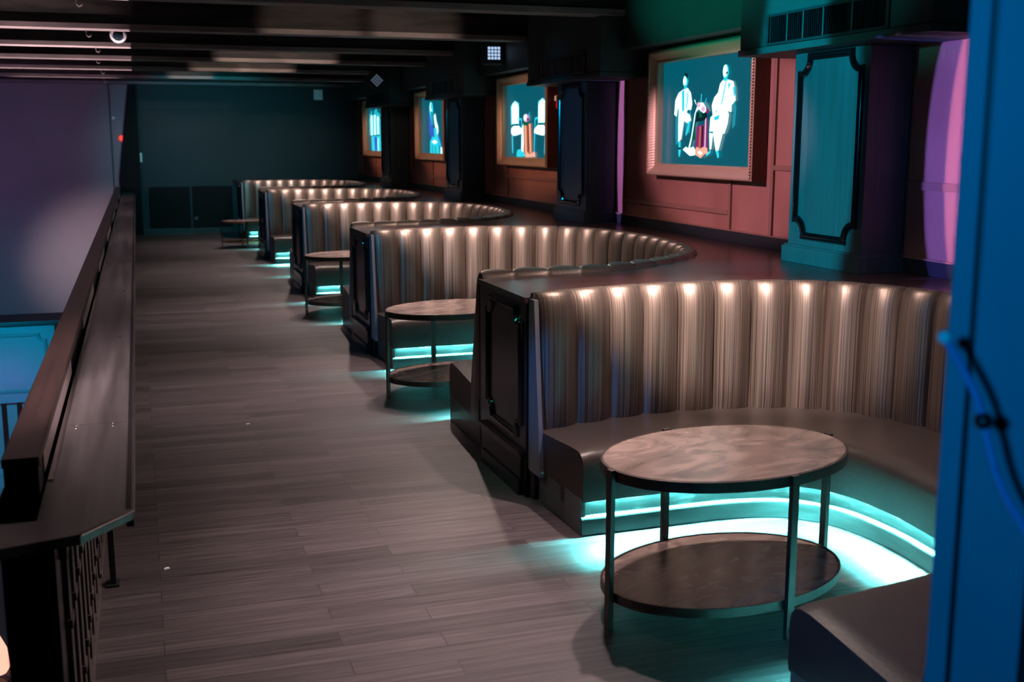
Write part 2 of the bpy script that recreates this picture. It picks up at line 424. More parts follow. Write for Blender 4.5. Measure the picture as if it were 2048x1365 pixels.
def backrest_mesh():
    bm = bmesh.new(); uvl = bm.loops.layers.uv.new('UVMap')
    prof = [(0.0, 1.262, 0), (0.0, 1.298, .15), (0.010, 1.318, .5), (0.028, 1.328, .8), (.046, 1.326, .95), (.064, 1.314, 1), (.079, 1.292, 1.05), (.090, 1.262, 1.1), (.098, 1.225, 1.1), (.104, 1.17, 1.1), (.108, 1.08, 1.08), (.111, .95, 1.05), (.114, .8, 1.0), (.118, .65, .95), (.122, .52, .85), (.124, .44, .5), (.06, .40, 0)]
    vl = [0]
    for a, b in zip(prof, prof[1:]): vl.append(vl[-1] + math.hypot(a[0] - b[0], a[1] - b[1]))
    rings = []
    for i, (c, n) in enumerate(zip(O_, ON)):
        f = (i % SUB) / SUB; b = math.sin(PI * f) ** 0.7 if f > 0 else 0.0
        crease = -0.010 if f == 0 else 0
        ring = []
        for d, z, w in prof:
            dd = d + (b * 0.068 + crease) * w; zz = z
            if z > 1.27: zz = z + (b * 0.014 + crease * .5) * w
            ring.append(bm.verts.new((c.x + n.x * dd, c.y + n.y * dd, zz)))
        rings.append(ring)
    step = LO / (NCH * SUB)
    for i in range(len(rings) - 1):
        A, B = rings[i], rings[i + 1]
        off = random.random() * 0
        for k in range(len(prof) - 1):
            f = bm.faces.new((A[k], A[k + 1], B[k + 1], B[k]))
            for lp, (u, v) in zip(f.loops, ((i, k), (i, k + 1), (i + 1, k + 1), (i + 1, k))):
                lp[uvl].uv = (u * step, vl[v])
    bm.faces.new(rings[0]); bm.faces.new(rings[-1])
    return bm

def seat_mesh():
    bm = bmesh.new(); n = 160
    J, _ = resample([c + nn * 0.07 for c, nn in zip(O_, ON)], n)
    prof = [(0, .44), (0, .478), (.12, .482), (.45, .492), (.72, .503), (.86, .505), (.93, .498), (.965, .482), (.99, .455), (1.0, .42), (1.0, .235), (.993, .206), (.978, .203), (.955, .222), (.5, .222), (0, .222)]
    rings = []
    for i in range(n + 1):
        j, f = J[i], F_[i]; e = min(i, n - i) / n
        sag = -.012 * max(0, 1 - e / .012)
        rings.append([bm.verts.new((j.x + (f.x - j.x) * t, j.y + (f.y - j.y) * t, z + (sag if z > .4 else 0))) for t, z in prof])
    for A, B in zip(rings, rings[1:]):
        for k in range(len(prof)): bm.faces.new((A[k], A[(k + 1) % len(prof)], B[(k + 1) % len(prof)], B[k]))
    bm.faces.new(rings[0]); bm.faces.new(rings[-1])
    return bm

BOOTH_LABELS = [
    'nearest curved channel-back booth sofa, around the large oval table in front',
    'second curved channel-back booth sofa, behind the nearest one, with oval table',
    'third curved booth sofa from the camera, with the small-looking oval table at its mouth',
    'fourth curved booth sofa from the camera, the one with no table visible',
    'farthest curved booth sofa, against the dark end of the room',
]
booth = thing('booth_sofa', BOOTH_LABELS[0], 'sofa', (3.3, 4.6, 0), 'curved booth sofas along the balcony')
bk = obj('backrest', backrest_mesh(), M['leather'], booth, smooth=True)
bk['label'] = 'bronze striped vinyl channel-tufted backrest'
st = obj('seat', seat_mesh(), M['seat'], booth, smooth=True)
bm = bmesh.new(); sweep(bm, F_, FN, [(-.35, .22), (-.05, .22), (-.05, .115), (-.35, .115)], closed_prof=True)
obj('toe_kick', bm, M['kick'], booth, smooth=True)
bm = bmesh.new(); sweep(bm, F_, FN, [(-.35, .112), (-.035, .112), (-.020, .106), (-.014, .096), (-.014, .003), (-.35, .003)], closed_prof=True)
obj('base_board', bm, M['skirt'], booth, smooth=True)
bm = bmesh.new(); sweep(bm, F_[2:-2], FN[2:-2], [(-.047, .2215), (-.028, .2215), (-.028, .214), (-.047, .214)], closed_prof=True)
led = obj('led_strip', bm, M['led'], booth); led['label'] = 'glowing turquoise light strip under the seat'
# end boards in the sofa's end planes
for (ya, yb_, yb2, yt) in ((6.60, 5.81, 6.44, 6.54), (2.46, 3.58, 2.64, 2.52)):
    bm = bmesh.new(); prismX(bm, [(ya, .003), (yb_, .003), (yb_, .218), (ya, .218)], 2.315, 2.345)
    obj('end_board', bm, M['kickboard'], booth)
s = 1
bm = bmesh.new(); prismX(bm, [(6.60, 0.19), (6.36, 0.19), (6.385, .50), (6.475, 1.285), (6.60, 1.285)], 2.262, 2.29)
obj('side_panel', bm, M['endpanel'], booth)
bm = bmesh.new(); prismX(bm, [(2.45, 0.19), (2.80, 0.19), (2.775, .50), (2.60, 1.285), (2.45, 1.285)], 2.262, 2.29)
obj('side_panel', bm, M['endpanel'], booth)
# solid back shell so the sofa is not paper thin
bm = bmesh.new(); sweep(bm, O_, ON, [(0.0, .01), (.055, .01), (.055, 1.27), (0.0, 1.255)], closed_prof=True)
obj('back_shell', bm, M['dark'], booth)
for k in range(1, 5):
    c = copy_tree(booth, (0, P5 * k, 0)); c['label'] = BOOTH_LABELS[k]

# worktop behind the sofas: one continuous slab with bites for every sofa
pts = []
pts.append((2.235, -3.5))
for k in range(0, 5):
    for c, n in zip(O_[::7], ON[::7]):
        q = c - n * 0.003
        pts.append((q.x, q.y + P5 * k) if pts[-1][0] > 0 else None)
pts.append((2.235, 6.575 + P5 * 4)); pts.append((2.235, YB - .02)); pts.append((XW - .022, YB - .02)); pts.append((XW - .022, -3.5))
# step in at every pier
P2 = [pts[0]]
body = pts[1:-4]; per = len(O_[::7])
for k in range(5):
    seg = body[k * per:(k + 1) * per]
    P2.append((2.235, seg[0][1])); P2 += seg; P2.append((2.235, seg[-1][1]))
P2 += pts[-3:]
bm = bmesh.new(); fs = prism(bm, P2, 1.255, Z_TOP)
bmesh.ops.triangulate(bm, faces=[f for f in bm.faces if len(f.verts) > 4], ngon_method='EAR_CLIP')
o = obj('counter_top', bm, M['worktop'])
tag(o, 'continuous dark glossy wooden ledge running between and behind the booth sofas', 'counter')

trim(bbox(2.245, XW - .022, -3.5, 2.44, 0, 1.254), M['panel'])
# piers between the sofas
PIER_LABELS = [
    'black panelled divider in the foreground, right beside the nearest booth sofa',
    'black panelled divider between second and third booth sofas, lit blue on its edge',
    'black panelled divider between third and fourth booth sofas',
    'black panelled divider between fourth and farthest booth sofas',
    'end pier behind the farthest booth sofa, near the back wall',
]
PY0, PY1 = 6.575, 7.57
pier = thing('booth_divider', PIER_LABELS[0], 'divider', (2.5, 7.07, 0), 'panelled dividers between the booths')
bm = bmesh.new(); prism(bm, [(2.245, PY0), (2.258, PY0), (2.262, 6.62), (2.60, 6.78), (2.60, 7.60), (2.262, 7.55), (2.245, 7.55)], 0.0, 1.254)
obj('body', bm, M['panel'], pier)
bm = bmesh.new(); moulding(bm, notched(6.68, 7.37, 0.39, 1.19, 0.085), 2.245, 0.045, 0.024)
obj('moulding', bm, M['mould'], pier, smooth=True)
bm = bmesh.new()
box(bm, 2.205, 2.244, 6.60, 7.50, 0.265, 0.295, bev=0.004)
box(bm, 2.222, 2.244, 6.62, 7.48, 0.235, 0.265, bev=0.004)
obj('plinth_ledge', bm, M['mould'], pier)
bm = bmesh.new(); prismX(bm, [(6.635, 0.0), (7.47, 0.0), (7.47, .236), (6.635, .236)], 2.228, 2.244)
box(bm, 2.212, 2.228, 6.635, 7.47, 0.0, 0.10, bev=0.004)
obj('plinth', bm, M['panel'], pier)
for k in range(1, 5):
    c = copy_tree(pier, (0, P5 * k, 0)); c['label'] = PIER_LABELS[k]

# ------------------------------------------------------------------ oval tables
def ellipse(cx, cy, a, b, ang, n=72):
    return [(cx + a * math.cos(t) * math.cos(ang) - b * math.sin(t) * math.sin(ang), cy + a * math.cos(t) * math.sin(ang) + b * math.sin(t) * math.cos(ang)) for t in [2 * PI * i / n for i in range(n)]]
def slab_ellipse(a, b, z0, z1, bev=0.004, n=72):
    bm = bmesh.new(); rings = []
    for da, z in ((-bev, z0), (0, z0 + bev), (0, z1 - bev), (-bev, z1)):
        rings.append([bm.verts.new((x, y, z)) for x, y in ellipse(0, 0, a + da, b + da, 0, n)])
    for A, B in zip(rings, rings[1:]):
        for k in range(n): bm.faces.new((A[k], A[(k + 1) % n], B[(k + 1) % n], B[k]))
    bm.faces.new(rings[0]); bm.faces.new(rings[-1]); return bm
def ring_ellipse(a, b, z0, z1, w, n=72):
    bm = bmesh.new(); R = []
    for dd, z in ((0, z0), (0, z1), (-w, z1), (-w, z0)):
        R.append([bm.verts.new((x, y, z)) for x, y in ellipse(0, 0, a + dd, b + dd, 0, n)])
    for i in range(4):
        A, B = R[i], R[(i + 1) % 4]
        for k in range(n): bm.faces.new((A[k], A[(k + 1) % n], B[(k + 1) % n], B[k]))
    return bm
TH = 0.775; TA, TB = 0.655, 0.462
tb = thing('oval_table', 'large oval two-tier table with swirled top at the mouth of the nearest booth', 'table', (0, 0, 0), 'oval two-tier tables in the booths')
def tpart(name, bm, m, smooth=False):
    return obj(name, bm, m, tb, smooth)
tpart('table_top', slab_ellipse(TA - .008, TB - .008, TH - .03, TH), M['tabletop'])
tpart('rim', ring_ellipse(TA, TB, TH - .052, TH - .003, .012), M['steel'])
tpart('lower_shelf', slab_ellipse(TA - .016, TB - .016, .155, .180), M['tabletop'])
tpart('shelf_rim', ring_ellipse(TA - .006, TB - .006, .140, .184, .011), M['steel'])
for t in (0, 90, 180, 270):
    a = math.radians(t); cx, cy = (TA + .012) * math.cos(a), (TB + .012) * math.sin(a)
    bm = bmesh.new(); w, d = (.0125, .02) if t % 180 == 0 else (.02, .0125)
    box(bm, cx - w, cx + w, cy - d, cy + d, 0, TH + .002, bev=0.002)
    tpart('leg', bm, M['steel'])
# foot plates are tiny; the leg at the right-hand side is partly behind the sofa end
ang = math.radians(9.8)
def place_table(t, x, y, rz): t.location = (x, y, 0); t.rotation_euler = (0, 0, rz)
place_table(tb, 2.625, 4.70, math.radians(11))
for (x, y, rz, lab) in ((2.66, 9.76, math.radians(11), 'oval two-tier table in the second booth, its top half hidden by the near divider'),
                        (2.66, 14.86, math.radians(11), 'oval two-tier table in the third booth, seen beside its slim left leg')):
    c = copy_tree(tb, (0, 0, 0)); place_table(c, x, y, rz); c['label'] = lab
c = copy_tree(tb, (0, 0, 0)); place_table(c, 2.12, 24.9, math.radians(4)); c.scale = (.72, .72, .72)
c['label'] = 'low dark table with a gold rim in front of the farthest booth'
for ch in c.children:
    if 'rim' in ch.name:
        ch.data = ch.data.copy(); ch.data.materials[0] = M['goldsteel']

# ------------------------------------------------------------------ framed screens
EM = dict(
    bg=mat('screen_teal', (0, 0, 0), 0.3, emit=(0.0, 0.085, 0.125), es=1.0),
    white=mat('screen_white', (0, 0, 0), 0.3, emit=(0.62, 1.0, 1.0), es=1.5),
    cyan=mat('screen_cyan', (0, 0, 0), 0.3, emit=(0.02, 0.62, 0.75), es=1.0),
    mid=mat('screen_mid', (0, 0, 0), 0.3, emit=(0.01, 0.25, 0.33), es=1.0),
    magenta=mat('screen_magenta', (0, 0, 0), 0.3, emit=(0.25, 0.015, 0.14), es=1.0),
    pink=mat('screen_pink', (0, 0, 0), 0.3, emit=(0.75, 0.45, 0.62), es=1.0),
    peach=mat('screen_peach', (0, 0, 0), 0.3, emit=(0.85, 0.42, 0.30), es=1.0),
    rust=mat('screen_rust', (0, 0, 0), 0.3, emit=(0.42, 0.12, 0.05), es=1.0),
    blue=mat('screen_blue', (0, 0, 0), 0.3, emit=(0.03, 0.10, 0.55), es=1.0),
    green=mat('screen_green', (0, 0, 0), 0.3, emit=(0.0, 0.10, 0.05), es=1.0),
    dark=mat('screen_dark', (0, 0, 0), 0.3, emit=(0.0, 0.012, 0.02), es=1.0))
EMK = list(EM)
def el(cx, cy, rx, ry, n=14, rot=0):
    return [(cx + rx * math.cos(2 * PI * i / n) * math.cos(rot) - ry * math.sin(2 * PI * i / n) * math.sin(rot),
             cy + rx * math.cos(2 * PI * i / n) * math.sin(rot) + ry * math.sin(2 * PI * i / n) * math.cos(rot)) for i in range(n)]
# picture coordinates: a 0..100 left to right, b 0..100 bottom to top
PIC0 = [
 ('mid', [(17, 28), (17, 62), (21, 66), (21, 20), (18, 18)]), ('mid', [(35, 30), (36, 56), (34, 58), (33, 30)]),
 ('white', [(15, 48), (16, 62), (20, 69), (26, 72), (31, 73), (35, 68), (37, 58), (36, 52), (32, 52), (28, 47), (24, 50), (21, 49), (20, 56), (18, 46)]),
 ('cyan', [(24, 70), (27, 72), (27.5, 52), (25, 50)]), ('cyan', [(31, 72), (32, 66), (31, 54), (30, 54)]),
 ('cyan', el(28.5, 80, 3.1, 6.2)), ('white', el(27.4, 79.5, 2.0, 4.6)), ('dark', [(26, 85.5), (28, 87.5), (31, 86), (31.5, 80), (30.5, 82), (28, 84.5)]), ('cyan', [(27, 72), (30, 72), (30, 76), (27, 76)]),
 ('white', [(21, 50), (29, 51), (35, 47), (36.5, 42), (33, 38), (28, 42), (25.5, 41), (25, 24), (21.5, 21), (21, 36)]),
 ('cyan', [(33, 40), (36, 42), (33.5, 31), (31, 27), (30, 29)]), ('mid', [(29, 41), (33, 39), (30.5, 30)]),
 ('cyan', [(22, 21), (24.5, 22), (25, 12), (24, 7), (22.5, 7), (22, 12)]), ('dark', [(22, 14), (25, 14), (25, 16), (22, 16)]),
 # right sitter
 ('mid', [(83, 33), (86, 36), (87, 52), (84, 60)]), ('cyan', [(66, 30), (74, 31), (75, 34), (66, 34)]),
 ('white', [(62, 45), (60.5, 55), (63, 62), (67, 66), (69, 74), (72, 77), (77, 77), (83, 75), (85, 68), (86, 58), (82, 54), (82, 48), (74, 50), (66, 50)]),
 ('cyan', [(75, 76), (76, 76), (72, 56), (70.5, 54)]), ('cyan', [(78, 75), (80, 72), (78, 68)]), ('cyan', [(83, 70), (85.5, 70), (85.5, 62), (84, 62)]),
 ('cyan', el(75, 84, 3.2, 6.6)), ('white', el(74.3, 84.5, 2.4, 5.8)), ('dark', [(75, 82), (77, 82), (77, 84), (76, 84)]), ('cyan', [(73, 76), (77, 76), (77, 80), (73, 79)]),
 ('white', [(60, 44), (68, 50), (77, 52), (80, 46), (79, 38), (76, 29), (74, 29), (70, 14), (67, 13), (71.5, 30), (72, 40), (67, 41), (64, 38), (63.5, 30), (62, 15), (60, 14), (59, 30)]),
 ('cyan', [(64, 44), (70, 46), (69, 42), (65, 41)]), ('mid', [(59, 30), (63.5, 29), (63.5, 31), (59, 31)]),
 ('cyan', [(56, 11), (62, 14), (61, 11), (57, 8)]), ('cyan', [(67, 13), (70, 14), (71, 10), (71, 7), (69, 7)]),
 # small draped table
 ('dark', [(43, 40), (57, 42), (56, 50), (45, 49)]), ('white', [(42, 48), (44, 53), (41, 34), (39, 22), (37, 14), (35, 14), (38.5, 26)]), ('green', [(40, 22), (43, 40), (44, 24)]),
 ('magenta', [(45, 36), (56, 38), (57, 46), (58, 12), (44, 13)]), ('rust', [(48.5, 36), (50.5, 36), (50, 13), (47.5, 13)]), ('pink', [(54.5, 42), (56, 44), (56, 15), (54.5, 15)]), ('dark', [(51, 36), (53, 37), (52.5, 18), (51, 16)]),
 ('white', [(29, 14), (33, 17), (36, 15), (42, 17), (45, 13), (44, 9), (38, 8), (35, 10)]), ('peach', [(44, 13), (46, 17), (50, 15), (54, 17), (58, 16), (59, 11), (55, 10), (51, 6), (47, 8), (45, 9)]), ('white', [(47, 12), (50, 13), (53, 11), (50, 9)]),
 ('white', [(43, 48), (45, 54), (48, 58), (52, 58), (55, 54), (56, 50), (53, 48), (47, 52)]), ('pink', el(47, 56, 2.0, 2.6)), ('pink', el(52.5, 52, 2.4, 2.6)), ('magenta', el(57.5, 50, 1.6, 2.4)), ('green', [(48, 44), (52, 44), (51, 49), (48, 49)]),
 ('cyan', [(49.6, 58), (50.5, 58), (50.8, 66), (49.9, 66)]), ('cyan', [(54, 57), (55, 57), (56.5, 62), (56, 62)]), ('white', [(44, 57), (45, 56), (43, 61), (42, 61)]),
]
def chairp(x, s, b0=10, top=76):
    X = lambda v: x + s * v
    return [
     ('cyan', [(X(-2), 44), (X(-2.5), 70), (X(2), 75), (X(7), 77), (X(10), top + 2), (X(14), 76), (X(20), 74), (X(20.5), 44)]),
     ('white', [(X(1), 46), (X(0), 70), (X(4), 74), (X(10), 77), (X(17), 73), (X(19), 68), (X(19), 46)]),
     ('dark', [(X(1), 43), (X(18), 44), (X(18), 45.5), (X(1), 44.5)]),
     ('cyan', [(X(19), 54), (X(27), 53), (X(28), 49), (X(26), 50), (X(19), 51)]), ('cyan', [(X(25.5), 50), (X(27.5), 51), (X(28), 32), (X(26.5), 32)]),
     ('white', [(X(0), 40), (X(6), 43), (X(20), 43), (X(28), 38), (X(29), 33), (X(22), 31), (X(8), 29), (X(2), 30), (X(-1), 34)]),
     ('cyan', [(X(1), 31), (X(4), 31), (X(5), 6), (X(3), 4), (X(2), 14)]), ('cyan', [(X(26), 32), (X(28.5), 33), (X(29), 8), (X(27.5), 6)])]
PIC1 = chairp(13, 1) + chairp(101, -1) + [
 ('white', [(42, 40), (46, 46), (47, 20), (46, 5), (40, 5), (42, 20)]),
 ('rust', [(46, 44), (66, 46), (68, 20), (69, 4), (48, 4), (47, 22)]), ('peach', [(49, 43), (53, 43), (55, 5), (51, 5)]), ('peach', [(60, 45), (64, 45), (66, 6), (63, 6)]), ('dark', [(57, 43), (58.5, 43), (60.5, 8), (58.5, 8)]),
 ('cyan', [(28, 2), (30, 9), (36, 11), (46, 7), (52, 3), (50, 1), (31, 0)]), ('peach', [(50, 2), (56, 7), (62, 4), (70, 7), (75, 8), (77, 1), (54, 0)]),
 ('pink', el(53, 53, 6.5, 5.5)), ('white', el(51, 54, 3.5, 4)), ('magenta', el(58, 51, 2.5, 2.5)), ('green', [(46, 44), (58, 42), (62, 47), (50, 48)]), ('cyan', [(60, 52), (61.5, 52), (63, 61), (62, 61)])]
PIC2 = [('cyan', [(34, 60), (36, 84), (40, 91), (46, 91), (52, 84), (56, 64), (52, 50), (40, 48)]), ('white', el(43, 82, 4.5, 8)), ('cyan', el(47, 84, 5, 6)), ('blue', [(33, 70), (38, 72), (44, 56), (42, 30), (34, 38)]), ('mid', [(44, 74), (56, 72), (58, 50), (46, 50)]),
 ('white', [(57, 66), (63, 70), (68, 56), (74, 48), (76, 38), (70, 30), (64, 40), (60, 54)]), ('blue', [(42, 50), (50, 52), (56, 34), (50, 20), (40, 26)]), ('cyan', [(56, 44), (68, 46), (74, 24), (60, 18)]), ('cyan', [(38, 22), (44, 24), (50, 30), (70, 26), (78, 16), (80, 0), (38, 0)]), ('white', [(46, 20), (60, 24), (74, 20), (60, 16)]), ('mid', [(46, 14), (50, 14), (52, 0), (48, 0)]), ('mid', [(60, 14), (64, 12), (66, 0), (61, 0)]),
 ('blue', [(76, 36), (80, 30), (90, 14), (86, 10), (78, 22)]), ('white', [(86, 12), (92, 10), (93, 0), (86, 0)]), ('cyan', [(70, 30), (74, 32), (88, 14), (84, 12)])]
PIC3 = []
for i, (x, h) in enumerate(((10, 78), (22, 84), (35, 76), (47, 84), (58, 87), (70, 80), (82, 76))):
    PIC3 += [('cyan', el(x + 2, h, 3.5, 5)), ('white' if i % 2 else 'cyan', [(x - 4, h - 8), (x + 2, h - 4), (x + 8, h - 8), (x + 8, 34), (x - 3, 34)]), ('mid', [(x + 4, h - 12), (x + 5, h - 12), (x + 5, 40), (x + 4, 40)])]
PIC3 += [('cyan', [(22, 34), (90, 34), (94, 0), (26, 0)]), ('blue', [(44, 30), (66, 30), (64, 0), (48, 0)]), ('mid', [(26, 34), (86, 36), (86, 32), (26, 31)]), ('white', [(70, 28), (74, 28), (74, 0), (70, 0)])]
def screen_mesh(pic, y0, y1, z0, z1, x):
    bm = bmesh.new(); W, H = y1 - y0, z1 - z0
    box(bm, x, x + .02, y0, y1, z0, z1, mi=0)
    for i, (k, P) in enumerate(pic):
        xx = x - 0.0006 * (i + 1)
        try:
            f = bm.faces.new([bm.verts.new((xx, y1 - W * a / 100, z0 + H * b / 100)) for a, b in P]); f.material_index = EMK.index(k)
        except Exception: pass
    bmesh.ops.triangulate(bm, faces=[f for f in bm.faces if len(f.verts) > 4], ngon_method='EAR_CLIP')
    return bm
def frame_mesh(y0, y1, z0, z1):
    """mitred picture frame with a stepped section; (inset, depth from wall)"""
    bm = bmesh.new()
    prof = [(0, 0.0), (0, .150), (.012, .165), (.03, .168), (.045, .158), (.075, .135), (.095, .118), (.105, .122), (.118, .122), (.125, .105), (.125, .0)]
    rings = []
    for ins, d in prof:
        rings.append([bm.verts.new((XW - d, y, z)) for y, z in ((y0 + ins, z0 + ins), (y1 - ins, z0 + ins), (y1 - ins, z1 - ins), (y0 + ins, z1 - ins))])
    for j, (A, B) in enumerate(zip(rings, rings[1:])):
        for k in range(4):
            f = bm.faces.new((A[k], A[(k + 1) % 4], B[(k + 1) % 4], B[k])); f.material_index = 1 if j == 0 else 0
    return bm
FL = ['gold ribbed frame holding a glowing teal picture of two seated men',
      'gold ribbed frame holding a glowing teal picture of two empty white chairs',
      'gold ribbed frame holding a glowing teal picture of a standing woman',
      'farthest gold frame, glowing with a picture of a standing group']
for k, pic in enumerate((PIC0, PIC1, PIC2, PIC3)):
    y0, y1, z0, z1 = 9.03 + PW * k, 11.22 + PW * k, 1.885, 3.165
    t = thing('picture_frame', FL[k], 'picture', (XW - .02, (y0 + y1) / 2, z0), 'framed glowing pictures on the right wall')
    fm = frame_mesh(y0, y1, z0, z1)
    fr = obj('frame', fm, parent=t, mats=[M['frame'], M['frameside']])
    vis = (.935, .90, .86, .82)[k]
    bmx = screen_mesh([(q, [(a * vis, b) for a, b in P]) for q, P in pic], y0 + .125, y1 - .125, z0 + .125, z1 - .115, XW - .045)
    obj('screen', bmx, parent=t, mats=[EM[q] for q in EMK])
    # beaded inner edge
    n = 46
    for yy in (y0 + .022, y1 - .022):
        bm = bmesh.new()
        for i in range(n):
            z = z0 + .03 + (z1 - z0 - .06) * i / (n - 1)
            box(bm, XW - .1745, XW - .166, yy - .014, yy + .014, z - .008, z + .008)
        obj('beading', bm, M['frame'], fr)

# ------------------------------------------------------------------ drink rail and balustrade on the left
rail = thing('drink_rail', 'long smoked drink shelf on the left, running the whole balcony', 'shelf', (-.22, 4.0, 0))
bm = bmesh.new(); prism(bm, [(-.52, 3.60), (-.235, 3.68), (-.077, 3.887), (-.077, YB - .2), (-.375, YB - .2), (-.375, 3.86), (-.52, 3.86)], .985, 1.02)
bmesh.ops.triangulate(bm, faces=[f for f in bm.faces if len(f.verts) > 4])
obj('shelf_top', bm, M['shelf'], rail)
bm = bmesh.new(); box(bm, -.1, -.074, 3.90, YB - .2, .955, .984, bev=.003); box(bm, -.098, -.079, 3.90, YB - .2, 1.0205, 1.0225)
obj('edge_strip', bm, M['dark'], rail)
bm = bmesh.new(); tube(bm, [(-.235, 3.678, 1.018), (-.076, 3.885, 1.018), (-.075, YB - .2, 1.018)], .006, 8)
obj('edge_bead', bm, M['chrome'], rail)
bm = bmesh.new(); box(bm, -.372, -.352, 4.32, YB - .2, 1.021, 1.028, bev=.002)
obj('back_bead', bm, M['chrome'], rail)
y = 5.1
while y < 27:
    for x, dy in ((-.31, 0), (-.31, .05), (-.16, 0), (-.16, .05)):
        bm = bmesh.new(); lathe(bm, [(.006, 1.0203), (.006, 1.0225), (.003, 1.024)], (x, y + dy, 0), 'Z', 10)
        obj('screw', bm, M['chrome'], rail)
    bm = bmesh.new(); box(bm, -.345, -.105, y + .072, y + .075, 1.0202, 1.0206)
    obj('seam', bm, M['chrome'], rail)
    y += 2.35
for y in (5.85, 8.8, 11.8, 14.8, 17.8):
    bm = bmesh.new(); box(bm, -.245, -.215, y, y + .06, .012, .984, bev=.003); box(bm, -.265, -.20, y - .02, y + .08, 0, .012, bev=.003)
    obj('support_post', bm, M['dark'], rail)

hand = thing('handrail', 'dark brown capped balustrade along the open left side of the balcony', 'railing', (-.44, 4.0, 0))
bm = bmesh.new(); box(bm, -.505, -.38, 4.15, YB - .2, 1.125, 1.16, bev=.006); obj('cap', bm, M['cap'], hand)
bm = bmesh.new(); box(bm, -.500, -.386, 4.16, 4.32, .93, 1.124, bev=.004); obj('end_block', bm, M['dark'], hand)
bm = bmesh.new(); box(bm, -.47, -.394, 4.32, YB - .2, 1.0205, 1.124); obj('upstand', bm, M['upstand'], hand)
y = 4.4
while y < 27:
    bm = bmesh.new(); box(bm, -.3935, -.386, y, y + 1.9, 1.035, 1.118, bev=.002); obj('reflection_streak', bm, M['streak_metal'], hand); y += 3.4  # pale strips stand in for bright reflection streaks along the glossy upstand
bm = bmesh.new(); box(bm, -.485, -.386, 3.87, YB - .2, .92, .984); obj('top_rail', bm, M['dark'], hand)
bm = bmesh.new(); box(bm, -.465, -.308, 3.64, 3.80, 0, .984, bev=.005); obj('newel_post', bm, M['panel'], hand)
bm = bmesh.new(); box(bm, -.34, -.285, 3.80, YB - .2, 0.001, .05, bev=.003); obj('bottom_rail', bm, M['slat'], hand)
bm = bmesh.new(); box(bm, -.36, -.286, 3.80, YB - .2, .90, .984); obj('under_rail', bm, M['dark'], hand)
bm = bmesh.new(); box(bm, -.455, -.40, 3.81, YB - .2, 0, .92); obj('back_board', bm, M['dark'], hand)
s0 = None
for i in range(98):
    yy = 3.90 + i * .25
    if s0 is None:
        bm = bmesh.new(); box(bm, -.335, -.295, 3.90, 3.98, .05, .90, bev=.004)
        box(bm, -.34, -.29, 3.89, 3.99, .22, .25); box(bm, -.34, -.29, 3.89, 3.99, .62, .65)
        s0 = obj('baluster', bm, M['slat'], hand)
    else:
        c = s0.copy(); COL.objects.link(c); c.parent = hand; c.location = Vector(s0.location) + Vector((0, i * .25, 0))

# ------------------------------------------------------------------ things on the ceiling and far wall
for x, y, zb, lab in ((-.453, 11.55, 3.467, 'small silver hook hanging at the very top edge of the picture'), (-.487, 14.83, 3.465, 'small silver hook just left of the round ceiling camera'),
        (-.462, 17.55, 3.478, 'third hook from the camera, below and left of the round ceiling camera'), (-.535, 20.23, 3.490, 'fourth hook from the camera, directly under the third one in the photo'), (-.534, 23.05, 3.473, 'fifth hook from the camera, small, high over the railing'),
        (-.564, 26.05, 3.458, 'sixth hook from the camera, small, near the last beams'), (-.52, 28.75, 3.447, 'farthest ceiling hook, against the dark end wall')):
    bm = bmesh.new(); pts = [(x, y, 3.552), (x, y, zb + .035)]
    for k in range(11):
        a = PI + PI * 1.05 * k / 10
        pts.append((x + .028 + .028 * math.cos(a), y, zb + .03 + .03 * math.sin(a)))
    tube(bm, pts, .006, 8); o = obj('ceiling_hook', bm, M['chrome'], smooth=True)
    tag(o, lab, 'hook', 'hooks hanging over the railing')

dc = thing('dome_camera', 'round white-ringed dome camera fixed to a ceiling beam, upper left', 'security camera', (-.15, 17.44, 3.715))
bm = bmesh.new(); C0 = (-.15, 17.44, 3.715)
prof = [(.07, 0), (.105, 0), (.115, -.02), (.11, -.045), (.085, -.06), (.072, -.055), (.07, -.01)]
lathe(bm, prof, C0, 'Y', 36); obj('housing_ring', bm, M['white'], dc, smooth=True)
bm = bmesh.new(); lathe(bm, [(.071 * math.cos(a), -.052 - .06 * math.sin(a)) for a in [PI / 2 * i / 8 for i in range(8)]], C0, 'Y', 30)
obj('glass_dome', bm, M['glassdome'], dc, smooth=True)

def lamp_unit(cx, cy, cz, lab, rot):
    t = thing('stage_light', lab, 'light fixture', (cx, cy, cz), 'small stage lights on the bulkhead')
    bm = bmesh.new(); box(bm, -.16, .14, 0, .2, -.15, .15, bev=.02)
    b1 = bm; o1 = obj('housing', b1, M['dark'], t); o1.location = (0, 0, 0)
    bm = bmesh.new()
    for i in range(4):
        for j in range(4):
            box(bm, -.085 + i * .046, -.05 + i * .046, -.012, 0.0, -.085 + j * .046, -.05 + j * .046, bev=.004)
    e = mat('lamp_cells', (0.1, 0.1, 0.1), .4, emit=(0.45, 0.62, 0.9), es=0.9 if rot == 0 else 0.12)
    o2 = obj('lens_grid', bm, e, t); o2.location = (0, 0, 0)
    bm = bmesh.new(); tube(bm, [(-.18, .05, -.02), (-.19, .05, .10), (-.12, .05, .20), (0, .05, .22), (.1, .05, .2), (.155, .05, .2)], .012, 8)
    o3 = obj('yoke', bm, M['steel'], t, smooth=True); o3.location = (0, 0, 0)
    t.rotation_euler = (0, rot, math.radians(-10))
    return t
lamp_unit(4.84, 15.6, 3.45, 'stage light with a bright square grid lens, above the two-chairs picture', 0)
lamp_unit(4.52, 22.25, 3.395, 'dim stage light with a diamond-turned lens, toward the far end', math.radians(45))

